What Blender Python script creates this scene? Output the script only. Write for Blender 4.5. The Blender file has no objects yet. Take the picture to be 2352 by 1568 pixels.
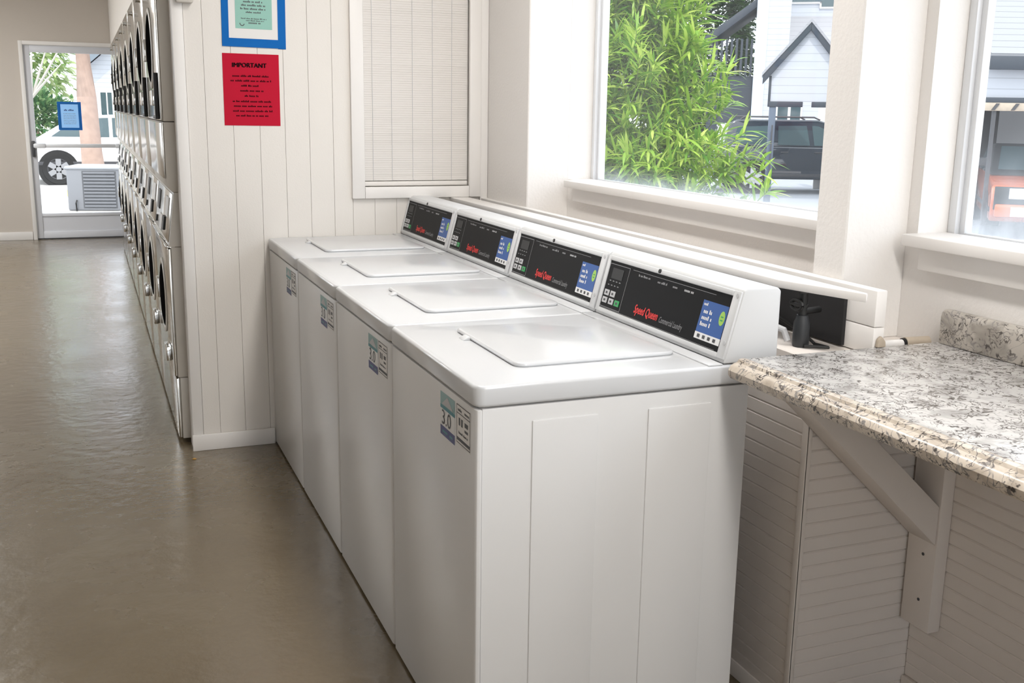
import bpy, bmesh, math, random
from mathutils import Vector, Matrix
random.seed(7)
SC = bpy.context.scene
COL = SC.collection
PI = math.pi

# ------------------------------------------------------------------ camera
F_PX, W_PX, H_PX = 2404.7, 2352, 1568
yaw, pitch, roll = 0.3843, 0.2155, 0.0150
fw = Vector((math.sin(yaw)*math.cos(pitch), math.cos(yaw)*math.cos(pitch), -math.sin(pitch)))
ri = Vector((math.cos(yaw), -math.sin(yaw), 0)); up = ri.cross(fw)
rr = ri*math.cos(roll)+up*math.sin(roll); uu = up*math.cos(roll)-ri*math.sin(roll)
cd = bpy.data.cameras.new('camera'); cam = bpy.data.objects.new('camera', cd); COL.objects.link(cam)
cd.sensor_width = 36; cd.lens = F_PX/W_PX*36; cd.clip_start = .05; cd.clip_end = 300
cd.shift_y = -4/W_PX
M = Matrix.Identity(4)
for i in range(3): M[i][0] = rr[i]; M[i][1] = uu[i]; M[i][2] = -fw[i]
M.translation = Vector((-.7058, -1.929, 1.4676)); cam.matrix_world = M
SC.camera = cam

# ------------------------------------------------------------------ world, sun, exposure
wd = bpy.data.worlds.new('sky'); SC.world = wd; wd.use_nodes = True
nt = wd.node_tree; bgn = nt.nodes['Background']
sky = nt.nodes.new('ShaderNodeTexSky'); sky.sky_type = 'HOSEK_WILKIE'; sky.turbidity = 6; sky.ground_albedo = .5
sky.sun_direction = Vector((-.22, -.5, .84)).normalized()
mx = nt.nodes.new('ShaderNodeMix'); mx.data_type = 'RGBA'; mx.inputs[0].default_value = .42
mx.inputs[6].default_value = (.92, .96, 1, 1)
nt.links.new(sky.outputs[0], mx.inputs[7]); nt.links.new(mx.outputs[2], bgn.inputs[0])
bgn.inputs[1].default_value = 2.6
sl = bpy.data.lights.new('sun', 'SUN'); so = bpy.data.objects.new('sun', sl); COL.objects.link(so)
sl.energy = 1.4; sl.angle = .02; sl.color = (1, .96, .9)
so.rotation_euler = Vector((-.22, -.5, .84)).to_track_quat('Z', 'Y').to_euler(); so.location = (-8, -10, 18)
vs = SC.view_settings
vs.view_transform = 'Standard'; vs.look = 'None'; vs.gamma = 1; vs.use_curve_mapping = False; vs.exposure = 0.55
FILL_LAMP_W = 15.0

# ------------------------------------------------------------------ materials
def mat(name, col=(.8,.8,.8), rough=.5, metal=0, bump=0, bscale=50, var=0, vscale=6, spec=.5, coat=0, trans=0, emit=None, estr=0):
    m = bpy.data.materials.new(name); m.use_nodes = True
    n = m.node_tree.nodes; l = m.node_tree.links; b = n['Principled BSDF']
    b.inputs['Base Color'].default_value = (*col, 1); b.inputs['Roughness'].default_value = rough
    b.inputs['Metallic'].default_value = metal; b.inputs['Specular IOR Level'].default_value = spec
    b.inputs['Coat Weight'].default_value = coat
    if emit: b.inputs['Emission Color'].default_value = (*emit, 1); b.inputs['Emission Strength'].default_value = estr
    tc = n.new('ShaderNodeTexCoord')
    if var:
        t = n.new('ShaderNodeTexNoise'); t.inputs['Scale'].default_value = vscale; t.inputs['Detail'].default_value = 5
        l.new(tc.outputs['Object'], t.inputs['Vector'])
        r = n.new('ShaderNodeMix'); r.data_type = 'RGBA'
        r.inputs[6].default_value = (*[c*(1-var) for c in col], 1); r.inputs[7].default_value = (*[min(1, c*(1+var*.6)) for c in col], 1)
        l.new(t.outputs[0], r.inputs[0]); l.new(r.outputs[2], b.inputs['Base Color'])
    if bump:
        t = n.new('ShaderNodeTexNoise'); t.inputs['Scale'].default_value = bscale; t.inputs['Detail'].default_value = 3
        l.new(tc.outputs['Object'], t.inputs['Vector'])
        bp = n.new('ShaderNodeBump'); bp.inputs['Strength'].default_value = bump; bp.inputs['Distance'].default_value = .004
        l.new(t.outputs[0], bp.inputs['Height']); l.new(bp.outputs[0], b.inputs['Normal'])
    return m

def mat_floor():
    m = mat('sealed_concrete', (.2, .165, .115), .3)
    n = m.node_tree.nodes; l = m.node_tree.links; b = n['Principled BSDF']
    tc = n.new('ShaderNodeTexCoord')
    a = n.new('ShaderNodeTexNoise'); a.inputs['Scale'].default_value = 2.2; a.inputs['Detail'].default_value = 8; a.inputs['Roughness'].default_value = .5
    f = n.new('ShaderNodeTexNoise'); f.inputs['Scale'].default_value = 60; f.inputs['Detail'].default_value = 4
    for t in (a, f): l.new(tc.outputs['Object'], t.inputs['Vector'])
    mm = n.new('ShaderNodeMath'); mm.operation = 'MULTIPLY_ADD'; mm.inputs[1].default_value = .25
    l.new(f.outputs[0], mm.inputs[0]); l.new(a.outputs[0], mm.inputs[2])
    r = n.new('ShaderNodeValToRGB'); e = r.color_ramp.elements
    e[0].position = .38; e[0].color = (.128, .095, .053, 1); e[1].position = .86; e[1].color = (.170, .130, .077, 1)
    l.new(mm.outputs[0], r.inputs[0]); l.new(r.outputs[0], b.inputs['Base Color'])
    rg = n.new('ShaderNodeMapRange'); rg.inputs[1].default_value = .3; rg.inputs[2].default_value = .7; rg.inputs[3].default_value = .17; rg.inputs[4].default_value = .33
    l.new(a.outputs[0], rg.inputs[0]); l.new(rg.outputs[0], b.inputs['Roughness'])
    w = n.new('ShaderNodeTexNoise'); w.inputs['Scale'].default_value = 16; w.inputs['Detail'].default_value = 4
    l.new(tc.outputs['Object'], w.inputs['Vector'])
    bp = n.new('ShaderNodeBump'); bp.inputs['Strength'].default_value = .6; bp.inputs['Distance'].default_value = .0045
    l.new(w.outputs[0], bp.inputs['Height']); l.new(bp.outputs[0], b.inputs['Normal'])
    b.inputs['Coat Weight'].default_value = .5; b.inputs['Coat Roughness'].default_value = .26
    l.new(bp.outputs[0], b.inputs['Coat Normal'])
    return m

def mat_granite(name='granite_laminate', base=((.68, .66, .64), (.44, .425, .41)), rough=.22):
    m = mat(name, base[0], rough)
    n = m.node_tree.nodes; l = m.node_tree.links; b = n['Principled BSDF']
    tc = n.new('ShaderNodeTexCoord')
    def noise(s, d=2, dist=0, off=0):
        mp = n.new('ShaderNodeMapping'); mp.inputs['Location'].default_value = (off, off*.7, off*.3); l.new(tc.outputs['Object'], mp.inputs[0])
        t = n.new('ShaderNodeTexNoise'); t.inputs['Scale'].default_value = s; t.inputs['Detail'].default_value = d; t.inputs['Distortion'].default_value = dist
        l.new(mp.outputs[0], t.inputs['Vector']); return t.outputs[0]
    def math1(op, a, v=None, v2=None):
        k = n.new('ShaderNodeMath'); k.operation = op
        l.new(a, k.inputs[0])
        if v is not None:
            if hasattr(v, 'links'): l.new(v, k.inputs[1])
            else: k.inputs[1].default_value = v
        return k.outputs[0]
    def smooth(a, lo, hi):
        r = n.new('ShaderNodeMapRange'); r.interpolation_type = 'SMOOTHSTEP'; r.inputs[1].default_value = lo; r.inputs[2].default_value = hi; l.new(a, r.inputs[0]); return r.outputs[0]
    def mix(f, A, B):
        x = n.new('ShaderNodeMix'); x.data_type = 'RGBA'; l.new(f, x.inputs[0])
        for i, v in ((6, A), (7, B)):
            if hasattr(v, 'links'): l.new(v, x.inputs[i])
            else: x.inputs[i].default_value = (*v, 1)
        return x.outputs[2]
    def strokes(s, off, wd_, m_s, lo, hi):
        c = math1('ABSOLUTE', math1('SUBTRACT', noise(s, 2, 1.2, off), .5))
        line = math1('SUBTRACT', c, wd_); line = smooth(math1('MULTIPLY', line, -1), -.004, .012)
        return math1('MULTIPLY', line, smooth(noise(m_s, 2, 0, off+9), lo, hi))
    c = mix(smooth(noise(16, 4, .6), .45, .68), base[0], base[1])
    c = mix(strokes(20, 3, .020, 15, .38, .50), c, (.27, .25, .235))
    c = mix(strokes(27, 13, .018, 17, .42, .52), c, (.17, .15, .14))
    c = mix(strokes(34, 7, .024, 20, .45, .54), c, (.09, .078, .07))
    c = mix(math1('MULTIPLY', smooth(noise(60, 2, 0, 5), .62, .70), smooth(noise(9, 1, 0, 2), .45, .6)), c, (.06, .05, .045))
    l.new(c, b.inputs['Base Color'])
    return m

def mat_glass(name, dirt=.0, z0=0, z1=1, tint=(1, 1, 1)):
    m = bpy.data.materials.new(name); m.use_nodes = True
    n = m.node_tree.nodes; l = m.node_tree.links; n.remove(n['Principled BSDF'])
    out = n['Material Output']
    tr = n.new('ShaderNodeBsdfTransparent'); tr.inputs[0].default_value = (*tint, 1)
    gl = n.new('ShaderNodeBsdfGlossy'); gl.inputs['Roughness'].default_value = .02
    fr = n.new('ShaderNodeFresnel'); ge = n.new('ShaderNodeNewGeometry')
    io = n.new('ShaderNodeMapRange'); io.inputs[3].default_value = 1.22; io.inputs[4].default_value = 1/1.22
    l.new(ge.outputs['Backfacing'], io.inputs[0]); l.new(io.outputs[0], fr.inputs[0])
    a = n.new('ShaderNodeMixShader'); l.new(fr.outputs[0], a.inputs[0]); l.new(tr.outputs[0], a.inputs[1]); l.new(gl.outputs[0], a.inputs[2])
    last = a.outputs[0]
    if dirt:
        tc = n.new('ShaderNodeTexCoord'); sp = n.new('ShaderNodeSeparateXYZ'); l.new(tc.outputs['Object'], sp.inputs[0])
        rg = n.new('ShaderNodeMapRange'); rg.inputs[1].default_value = z1; rg.inputs[2].default_value = z0; l.new(sp.outputs[2], rg.inputs[0])
        nz = n.new('ShaderNodeTexNoise'); nz.inputs['Scale'].default_value = 9; nz.inputs['Detail'].default_value = 6; l.new(tc.outputs['Object'], nz.inputs['Vector'])
        p = n.new('ShaderNodeMath'); p.operation = 'POWER'; p.inputs[1].default_value = 2.2; l.new(rg.outputs[0], p.inputs[0])
        q = n.new('ShaderNodeMath'); q.operation = 'MULTIPLY'; l.new(p.outputs[0], q.inputs[0]); l.new(nz.outputs[0], q.inputs[1])
        s = n.new('ShaderNodeMath'); s.operation = 'MULTIPLY_ADD'; s.inputs[1].default_value = dirt; s.inputs[2].default_value = .012; l.new(q.outputs[0], s.inputs[0])
        df = n.new('ShaderNodeBsdfTranslucent'); df.inputs[0].default_value = (.9, .93, .95, 1)
        x = n.new('ShaderNodeMixShader'); l.new(s.outputs[0], x.inputs[0]); l.new(last, x.inputs[1]); l.new(df.outputs[0], x.inputs[2]); last = x.outputs[0]
    l.new(last, out.inputs[0])
    return m

def mat_leaf(name, c1, c2, c3, trans=.35):
    m = mat(name, c1, .35)
    n = m.node_tree.nodes; l = m.node_tree.links; b = n['Principled BSDF']
    g = n.new('ShaderNodeNewGeometry'); r = n.new('ShaderNodeValToRGB'); e = r.color_ramp.elements
    e[0].color = (*c1, 1); e[1].color = (*c3, 1); k = r.color_ramp.elements.new(.5); k.color = (*c2, 1)
    l.new(g.outputs['Random Per Island'], r.inputs[0]); l.new(r.outputs[0], b.inputs['Base Color'])
    t = n.new('ShaderNodeBsdfTranslucent'); l.new(r.outputs[0], t.inputs[0])
    x = n.new('ShaderNodeMixShader'); x.inputs[0].default_value = trans
    l.new(b.outputs[0], x.inputs[1]); l.new(t.outputs[0], x.inputs[2]); l.new(x.outputs[0], n['Material Output'].inputs[0])
    return m

def mat_lines(name, col, axis, period, depth=.5, rough=.6, dark=.75):
    """painted or clad surface with regular grooves along one axis (siding, shingles)"""
    m = mat(name, col, rough); n = m.node_tree.nodes; l = m.node_tree.links; b = n['Principled BSDF']
    tc = n.new('ShaderNodeTexCoord'); sp = n.new('ShaderNodeSeparateXYZ'); l.new(tc.outputs['Object'], sp.inputs[0])
    d = n.new('ShaderNodeMath'); d.operation = 'DIVIDE'; d.inputs[1].default_value = period; l.new(sp.outputs[axis], d.inputs[0])
    f = n.new('ShaderNodeMath'); f.operation = 'FRACT'; l.new(d.outputs[0], f.inputs[0])
    bp = n.new('ShaderNodeBump'); bp.inputs['Strength'].default_value = depth; bp.inputs['Distance'].default_value = .02
    l.new(f.outputs[0], bp.inputs['Height']); l.new(bp.outputs[0], b.inputs['Normal'])
    c = n.new('ShaderNodeMath'); c.operation = 'LESS_THAN'; c.inputs[1].default_value = .08; l.new(f.outputs[0], c.inputs[0])
    x = n.new('ShaderNodeMix'); x.data_type = 'RGBA'; x.inputs[6].default_value = (*col, 1); x.inputs[7].default_value = (*[k*dark for k in col], 1)
    l.new(c.outputs[0], x.inputs[0]); l.new(x.outputs[2], b.inputs['Base Color'])
    return m

WALL = mat('painted_stucco', (.82, .79, .76), .6, bump=.35, bscale=90)
BOARD = mat('painted_board', (.79, .75, .70), .5, bump=.12, bscale=160)
TRIM = mat('trim_paint', (.84, .81, .78), .4)
SIDING = mat('painted_beadboard', (.83, .765, .71), .45)
ENDW = mat('end_wall_paint', (.58, .525, .465), .6, bump=.1, bscale=80)
CEIL = mat('ceiling_paint', (.82, .81, .79), .7)
FLOOR = mat_floor()
GRAN = mat_granite(); GRAN_E = mat_granite('granite_laminate_edge', ((.66, .58, .49), (.45, .38, .31)), .25)
ENAMEL = mat('white_enamel', (.66, .667, .68), .25, coat=.3)
ENAMEL_F = mat('white_enamel_panel', (.71, .70, .69), .3)
PLASTIC = mat('white_plastic', (.68, .687, .695), .35)
BLACKG = mat('black_faceplate', (.008, .008, .0085), .5, spec=.12)
BLACK = mat('black_rubber', (.012, .012, .012), .5)
DARKGREY = mat('dark_grey', (.06, .06, .065), .5)
GREY = mat('mid_grey', (.3, .3, .31), .5)
LGREY = mat('light_grey', (.55, .55, .56), .5)
WHITE = mat('white_print', (.85, .85, .85), .5)
REDT = mat('red_print', (.75, .02, .015), .45)
GREEN = mat('green_print', (.02, .33, .08), .4)
LIME = mat('lime_print', (.35, .62, .08), .4)
BLUE = mat('blue_print', (.006, .08, .33), .4)
NAVY = mat('navy_print', (.012, .02, .16), .4)
TEALP = mat('teal_print', (.03, .22, .26), .4)
PAPER = mat('white_paper', (.80, .78, .76), .7)
REDPAPER = mat('red_paper', (.51, .014, .038), .9, spec=.1)
REDINK = mat('dark_ink', (.015, .003, .005), .9, spec=.1)
TEAL = mat('teal_paper', (.30, .55, .47), .7)
TAPE = mat('blue_tape', (.006, .135, .46), .7, spec=.15)
LBLUE = mat_leaf('light_blue_paper', (.50, .70, .88), (.50, .70, .88), (.50, .70, .88), .6)
TAPED = mat_leaf('blue_tape_backlit', (.02, .25, .62), (.02, .25, .62), (.02, .25, .62), .5)
STEEL = mat('stainless_steel', (.60, .585, .55), .16, metal=1)
CHROME = mat('chrome', (.75, .75, .74), .08, metal=1)
CREAM = mat('cream_enamel', (.62, .585, .53), .35)
ALU = mat('aluminium', (.76, .77, .79), .4, metal=.2)
DOORP = mat('door_paint', (.72, .73, .77), .4)
GLASS1 = mat_glass('window_glass', .75, 1.16, 1.27)
GLASS2 = mat_glass('window_glass_smudged', .9, 1.12, 1.5)
GLASSD = mat_glass('door_glass')
TINT = mat('tinted_glass', (.05, .09, .10), .05, spec=.8)
DRUM = mat('dark_porthole', (.008, .008, .008), .7, spec=0)
SHADE = mat('shade_slats', (.80, .765, .725), .6, bump=.1, bscale=120)
WOODTAN = mat('raw_wood', (.50, .42, .33), .6, var=.3, vscale=20)
DKPAINT = mat('dark_stained_trim', (.035, .045, .06), .5)

# ------------------------------------------------------------------ mesh builder
class MB:
    def __init__(s): s.bm = bmesh.new()
    def _merge(s, t, mi=0):
        for f in t.faces: f.material_index = mi
        me = bpy.data.meshes.new('tmp'); t.to_mesh(me); t.free(); s.bm.from_mesh(me); bpy.data.meshes.remove(me)
        return s
    def _bev(s, t, bev, seg, ang=.5):
        if bev > 0:
            bmesh.ops.recalc_face_normals(t, faces=t.faces)
            es = [e for e in t.edges if len(e.link_faces) == 2 and e.calc_face_angle(0) > ang]
            bmesh.ops.bevel(t, geom=es, offset=bev, segments=seg, profile=.5, affect='EDGES', clamp_overlap=True)
    def box(s, x0, x1, y0, y1, z0, z1, bev=0, seg=2, mi=0, mtx=None):
        t = bmesh.new(); bmesh.ops.create_cube(t, size=1)
        for v in t.verts: v.co = Vector((x0+(v.co.x+.5)*(x1-x0), y0+(v.co.y+.5)*(y1-y0), z0+(v.co.z+.5)*(z1-z0)))
        s._bev(t, bev, seg)
        if mtx: t.transform(mtx)
        return s._merge(t, mi)
    def prism(s, poly, axis, a0, a1, bev=0, seg=2, mi=0, mtx=None):
        """poly: 2-D points in the two other axes (x,y,z order); extruded along axis from a0 to a1"""
        t = bmesh.new()
        def P(p, a):
            return {'x': (a, p[0], p[1]), 'y': (p[0], a, p[1]), 'z': (p[0], p[1], a)}[axis]
        A = [t.verts.new(P(p, a0)) for p in poly]; B = [t.verts.new(P(p, a1)) for p in poly]
        t.faces.new(A); t.faces.new(B[::-1]); n = len(poly)
        for i in range(n): t.faces.new((A[i], B[i], B[(i+1) % n], A[(i+1) % n]))
        bmesh.ops.recalc_face_normals(t, faces=t.faces)
        s._bev(t, bev, seg)
        if mtx: t.transform(mtx)
        return s._merge(t, mi)
    def cyl(s, p0, p1, r, r2=None, seg=20, mi=0, mtx=None):
        t = bmesh.new(); p0 = Vector(p0); p1 = Vector(p1); d = p1-p0
        bmesh.ops.create_cone(t, cap_ends=True, segments=seg, radius1=r, radius2=r if r2 is None else r2, depth=d.length)
        t.transform(Matrix.Translation((p0+p1)/2) @ d.to_track_quat('Z', 'Y').to_matrix().to_4x4())
        if mtx: t.transform(mtx)
        return s._merge(t, mi)
    def sph(s, c, r, sc=(1, 1, 1), seg=16, mi=0):
        t = bmesh.new(); bmesh.ops.create_uvsphere(t, u_segments=seg, v_segments=seg//2, radius=r)
        for v in t.verts: v.co = Vector((v.co.x*sc[0]+c[0], v.co.y*sc[1]+c[1], v.co.z*sc[2]+c[2]))
        return s._merge(t, mi)
    def tube(s, pts, r, seg=10, mi=0):
        t = bmesh.new(); pts = [Vector(p) for p in pts]; rings = []
        for i, p in enumerate(pts):
            d = (pts[min(i+1, len(pts)-1)]-pts[max(i-1, 0)]).normalized()
            q = d.to_track_quat('Z', 'Y'); R = r[i] if isinstance(r, (list, tuple)) else r
            rings.append([t.verts.new(p+q @ Vector((R*math.cos(2*PI*k/seg), R*math.sin(2*PI*k/seg), 0))) for k in range(seg)])
        for a, b in zip(rings, rings[1:]):
            for k in range(seg): t.faces.new((a[k], a[(k+1) % seg], b[(k+1) % seg], b[k]))
        t.faces.new(rings[0][::-1]); t.faces.new(rings[-1])
        bmesh.ops.recalc_face_normals(t, faces=t.faces)
        return s._merge(t, mi)
    def lathe(s, prof, c, axis='z', seg=32, mi=0, mtx=None):
        t = bmesh.new(); rings = []
        ax = {'x': Matrix.Rotation(PI/2, 4, 'Y'), 'y': Matrix.Rotation(-PI/2, 4, 'X'), 'z': Matrix.Identity(4)}[axis]
        for r, h in prof:
            rings.append([t.verts.new((max(r, 1e-5)*math.cos(2*PI*k/seg), max(r, 1e-5)*math.sin(2*PI*k/seg), h)) for k in range(seg)])
        for a, b in zip(rings, rings[1:]):
            for k in range(seg): t.faces.new((a[k], a[(k+1) % seg], b[(k+1) % seg], b[k]))
        bmesh.ops.remove_doubles(t, verts=t.verts, dist=1e-4)
        bmesh.ops.recalc_face_normals(t, faces=t.faces)
        t.transform(Matrix.Translation(Vector(c)) @ ax)
        if mtx: t.transform(mtx)
        return s._merge(t, mi)
    def quad(s, pts, mi=0):
        f = s.bm.faces.new([s.bm.verts.new(p) for p in pts]); f.material_index = mi; return s
    def build(s, name, mats, parent=None, smooth=True, off=None, mtx=None):
        if off is None: off = Vector(parent.location) if parent is not None and parent.get('_shift') else Vector((0, 0, 0))
        if parent is not None and parent.get('_abs') is not None: off = Vector(parent['_abs'])
        if mtx: s.bm.transform(mtx)
        if off.length > 0: bmesh.ops.translate(s.bm, verts=s.bm.verts, vec=-off)
        me = bpy.data.meshes.new(name); s.bm.to_mesh(me); s.bm.free()
        for m in (mats if isinstance(mats, (list, tuple)) else [mats]): me.materials.append(m)
        if smooth:
            for p in me.polygons: p.use_smooth = True
            try: me.set_sharp_from_angle(angle=math.radians(32))
            except Exception: pass
        o = bpy.data.objects.new(name, me); COL.objects.link(o)
        if parent is not None: o.parent = parent
        return o

def own(o, origin):
    """put a one-mesh thing's origin at its base without moving it"""
    o.data.transform(Matrix.Translation(-Vector(origin))); o.location = origin; return o
def tag(o, label=None, cat=None, group=None, kind=None):
    if label: o['label'] = label
    if cat: o['category'] = cat
    if group: o['group'] = group
    if kind: o['kind'] = kind
    return o
ROOTS = []
def thing(name, loc, label, cat, group=None, rotz=0):
    """Empty at a thing's base; its parts are built in world coordinates and shifted (rotz = 0) or in local ones (rotz given)"""
    o = bpy.data.objects.new(name, None); COL.objects.link(o); o.empty_display_size = .1
    o.location = loc; o.rotation_euler = (0, 0, rotz); tag(o, label, cat, group)
    return o
def W(o):  # offset for parts modelled in world coordinates under an unrotated root
    return Vector(o.location)
def sub(mb, name, m, parent, off):
    return mb.build(name, m, parent, off=Vector(off))
def structure(o): o['kind'] = 'structure'; return o
def copy_tree(o, parent=None):
    c = o.copy(); COL.objects.link(c)
    if parent is not None: c.parent = parent
    for ch in list(o.children): copy_tree(ch, c)
    return c

def text_obj(name, txt, size, m, parent, o3, xdir, ydir, shear=0, sx=1, align='LEFT', bold=0, off=(0, 0, 0)):
    '''bold: the outline is doubled, shifted by that distance'''
    cu = bpy.data.curves.new(name, 'FONT'); cu.body = txt; cu.size = size; cu.align_x = align; cu.shear = shear
    cu.extrude = 0; cu.resolution_u = 3
    tmp = bpy.data.objects.new('tmp', cu); COL.objects.link(tmp); bpy.context.view_layer.update()
    me = bpy.data.meshes.new_from_object(tmp.evaluated_get(bpy.context.evaluated_depsgraph_get()))
    bpy.data.objects.remove(tmp); bpy.data.curves.remove(cu)
    if bold:
        b2 = bmesh.new(); b2.from_mesh(me)
        for k in (-1, 1):
            b3 = me.copy(); b3.transform(Matrix.Translation((k*bold, k*bold*.5, k*.00015))); b2.from_mesh(b3); bpy.data.meshes.remove(b3)
        b2.to_mesh(me); b2.free()
    x = Vector(xdir).normalized(); y = Vector(ydir).normalized(); z = x.cross(y)
    T = Matrix.Identity(4)
    for i in range(3): T[i][0] = x[i]*sx; T[i][1] = y[i]; T[i][2] = z[i]
    T.translation = Vector(o3)-Vector(off); me.transform(T); me.materials.clear(); me.materials.append(m)
    o = bpy.data.objects.new(name, me); COL.objects.link(o); o.parent = parent
    return o
class Sheet:
    """flat prints on a plane: rectangles given in plane coordinates, raised by tiny steps"""
    def __init__(s, o3, xdir, ydir):
        s.o = Vector(o3); s.x = Vector(xdir).normalized(); s.y = Vector(ydir).normalized(); s.z = s.x.cross(s.y); s.m = MB()
    def at(s, u, v, h=0): return s.o+s.x*u+s.y*v+s.z*h
    def rect(s, u0, u1, v0, v1, h=.0005, mi=0): s.m.quad([s.at(u0, v0, h), s.at(u1, v0, h), s.at(u1, v1, h), s.at(u0, v1, h)], mi); return s
    def slab(s, u0, u1, v0, v1, h0, h1, mi=0, bev=0):
        T = Matrix.Identity(4)
        for i in range(3): T[i][0] = s.x[i]; T[i][1] = s.y[i]; T[i][2] = s.z[i]
        T.translation = s.o
        s.m.box(u0, u1, v0, v1, h0, h1, bev, 2, mi, T); return s
    def words(s, u0, u1, v, hgt, h=.0006, mi=0, rnd=None, center=False, wl=(2, 7)):
        R = rnd or random; cw = hgt*.62; u = u0
        while u < u1-cw:
            n = R.randint(*wl)
            for k in range(n):
                if u+cw*.8 > u1: break
                hh = hgt*(1 if R.random() < .25 else .68)
                s.rect(u, u+cw*.72, v, v+hh, h, mi); u += cw
            u += cw*.9
        return s

# ------------------------------------------------------------------ room shell
XW, XO = 1.187, 1.36            # inner / outer face of the window wall
XF = 1.305                      # window frame plane
ZS = 1.187                      # sill top
CE = 2.75
PW = .6553                      # washer pitch
YP = 4*PW+.002                  # partition face

structure(MB().box(-3.1, 1.4, -6.1, 10.9, -.06, 0).build('floor', FLOOR))
structure(MB().box(-3.1, 1.4, -6.1, 10.9, CE, CE+.06).build('ceiling', CEIL))
structure(MB().box(-3.1, -3.0, -6.1, 4.5, 0, CE).box(-3.1, -3.0, 9.9, 10.9, 0, CE).box(-3.1, -3.0, 4.5, 9.9, 0, .8).box(-3.1, -3.0, 4.5, 9.9, 2.4, CE).build('wall_left', ENDW))
structure(MB().box(-3.0, -2.4, -6.1, -6.0, 0, CE).box(.8, 1.36, -6.1, -6.0, 0, CE).box(-2.4, .8, -6.1, -6.0, 0, .25).box(-2.4, .8, -6.1, -6.0, 2.35, CE).build('wall_back', WALL))
# end wall with the glass door
DX0, DX1 = -1.255, -.27
m = MB(); m.box(-3.0, DX0, 10.7, 10.82, 0, CE).box(DX1, 1.36, 10.7, 10.82, 0, CE).box(DX0, DX1, 10.7, 10.82, 2.075, CE)
structure(m.build('wall_end', ENDW))
structure(MB().box(-3.0, DX0-.045, 10.685, 10.7, 0, .09, .004).build('baseboard_end', TRIM))
# window wall: solid behind the dryers and the left pier, walls below and above the openings
Y1 = 2.147; PA, PB = .13, .2475; YR2 = .092
m = MB()
m.box(XW, XO, Y1, 10.7, 0, CE)
m.box(XW, XO, PB, Y1, 0, ZS-.03).box(XW, XO, PB, Y1, 2.25, CE)
m.box(XW, XO, YR2, PB, 0, CE)
m.box(XW, XO, -2.3, YR2, 0, ZS-.03).box(XW, XO, -2.3, YR2, 2.25, CE)
m.box(XW, XO, -2.9, -2.3, 0, CE)
m.box(XW, XO, -5.4, -2.9, 0, ZS-.03).box(XW, XO, -5.4, -2.9, 2.25, CE)
m.box(XW, XO, -6.0, -5.4, 0, CE)
structure(m.build('wall_window', WALL))
structure(MB().prism([(1.004, Y1), (XW-.0005, Y1), (XW-.0005, YP+.1), (1.0, YP+.1), (1.0, Y1+.004)], 'z', .92, CE).build('wall_pier_left', WALL))
structure(MB().prism([(1.004, PA), (XW-.0005, PA), (XW-.0005, PB), (1.004, PB), (1.0, PB-.004), (1.0, PA+.004)], 'z', .92, CE).build('wall_pier_right', WALL))
# horizontal beadboard cladding under the windows and round the low boxed wall behind the washers
m = MB()
for k in range(25):
    z0 = .002+k*.0367
    m.box(.813, XW-.001, -.023, YP-.004, z0, z0+.0364, .003, 1)
structure(m.build('wall_low', SIDING))
m = MB()
for k in range(24):
    z0 = .055+k*.0365
    m.box(XW-.012, XW-.001, -3.5, -.0232, z0, z0+.0362, .003, 1)
structure(m.build('wall_cladding', SIDING))
structure(MB().box(XW-.022, XW-.001, -3.5, -.0235, 0, .055, .004).build('baseboard_window', SIDING))
m = MB(); m.box(.806, .8125, -.03, 2.6, 0, .045, .002).box(.8065, .822, -.0285, -.0235, .045, .888, .002).box(.806, .8125, -.0285, -.008, .045, .888, .002)
structure(m.build('trim_1', SIDING))
# partition with vertical boards, recessed window on its right
XE = -.353
m = MB()
ed = [XE+.045, -.236, -.128, -.02, .085, .188, .29, .372]
for a, b in zip(ed, ed[1:]): m.box(a+.0004, b-.0004, YP, YP+.06, 0, CE, .0013, 1)
for a, b in zip([.372, .47, .57, .67, .77, .87, .958], [.47, .57, .67, .77, .87, .958, .999]): m.box(a+.0004, b-.0004, YP, YP+.06, 0, 1.12 if b < .96 else CE, .0013, 1)
m.box(.372, .958, YP, YP+.06, 2.1, CE)
m.box(XE+.01, 1.18, YP+.0605, YP+.118, 0, CE)
structure(m.build('wall_partition', BOARD))
m = MB(); m.box(XE, XE+.044, YP-.009, YP+.12, 0, CE, .003)
structure(m.build('trim_2', TRIM))
structure(MB().box(XE-.004, -.004, YP-.019, YP-.0095, 0, .072, .003).build('baseboard_partition', TRIM))
structure(MB().box(.962, .9985, YP-.008, YP-.0005, 1.06, CE, .002).build('trim_3', TRIM))
# wall over the dryers
structure(MB().box(-.375, -.30, YP+.122, 10.69, 2.06, CE).build('wall_bulkhead', BOARD))

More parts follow.
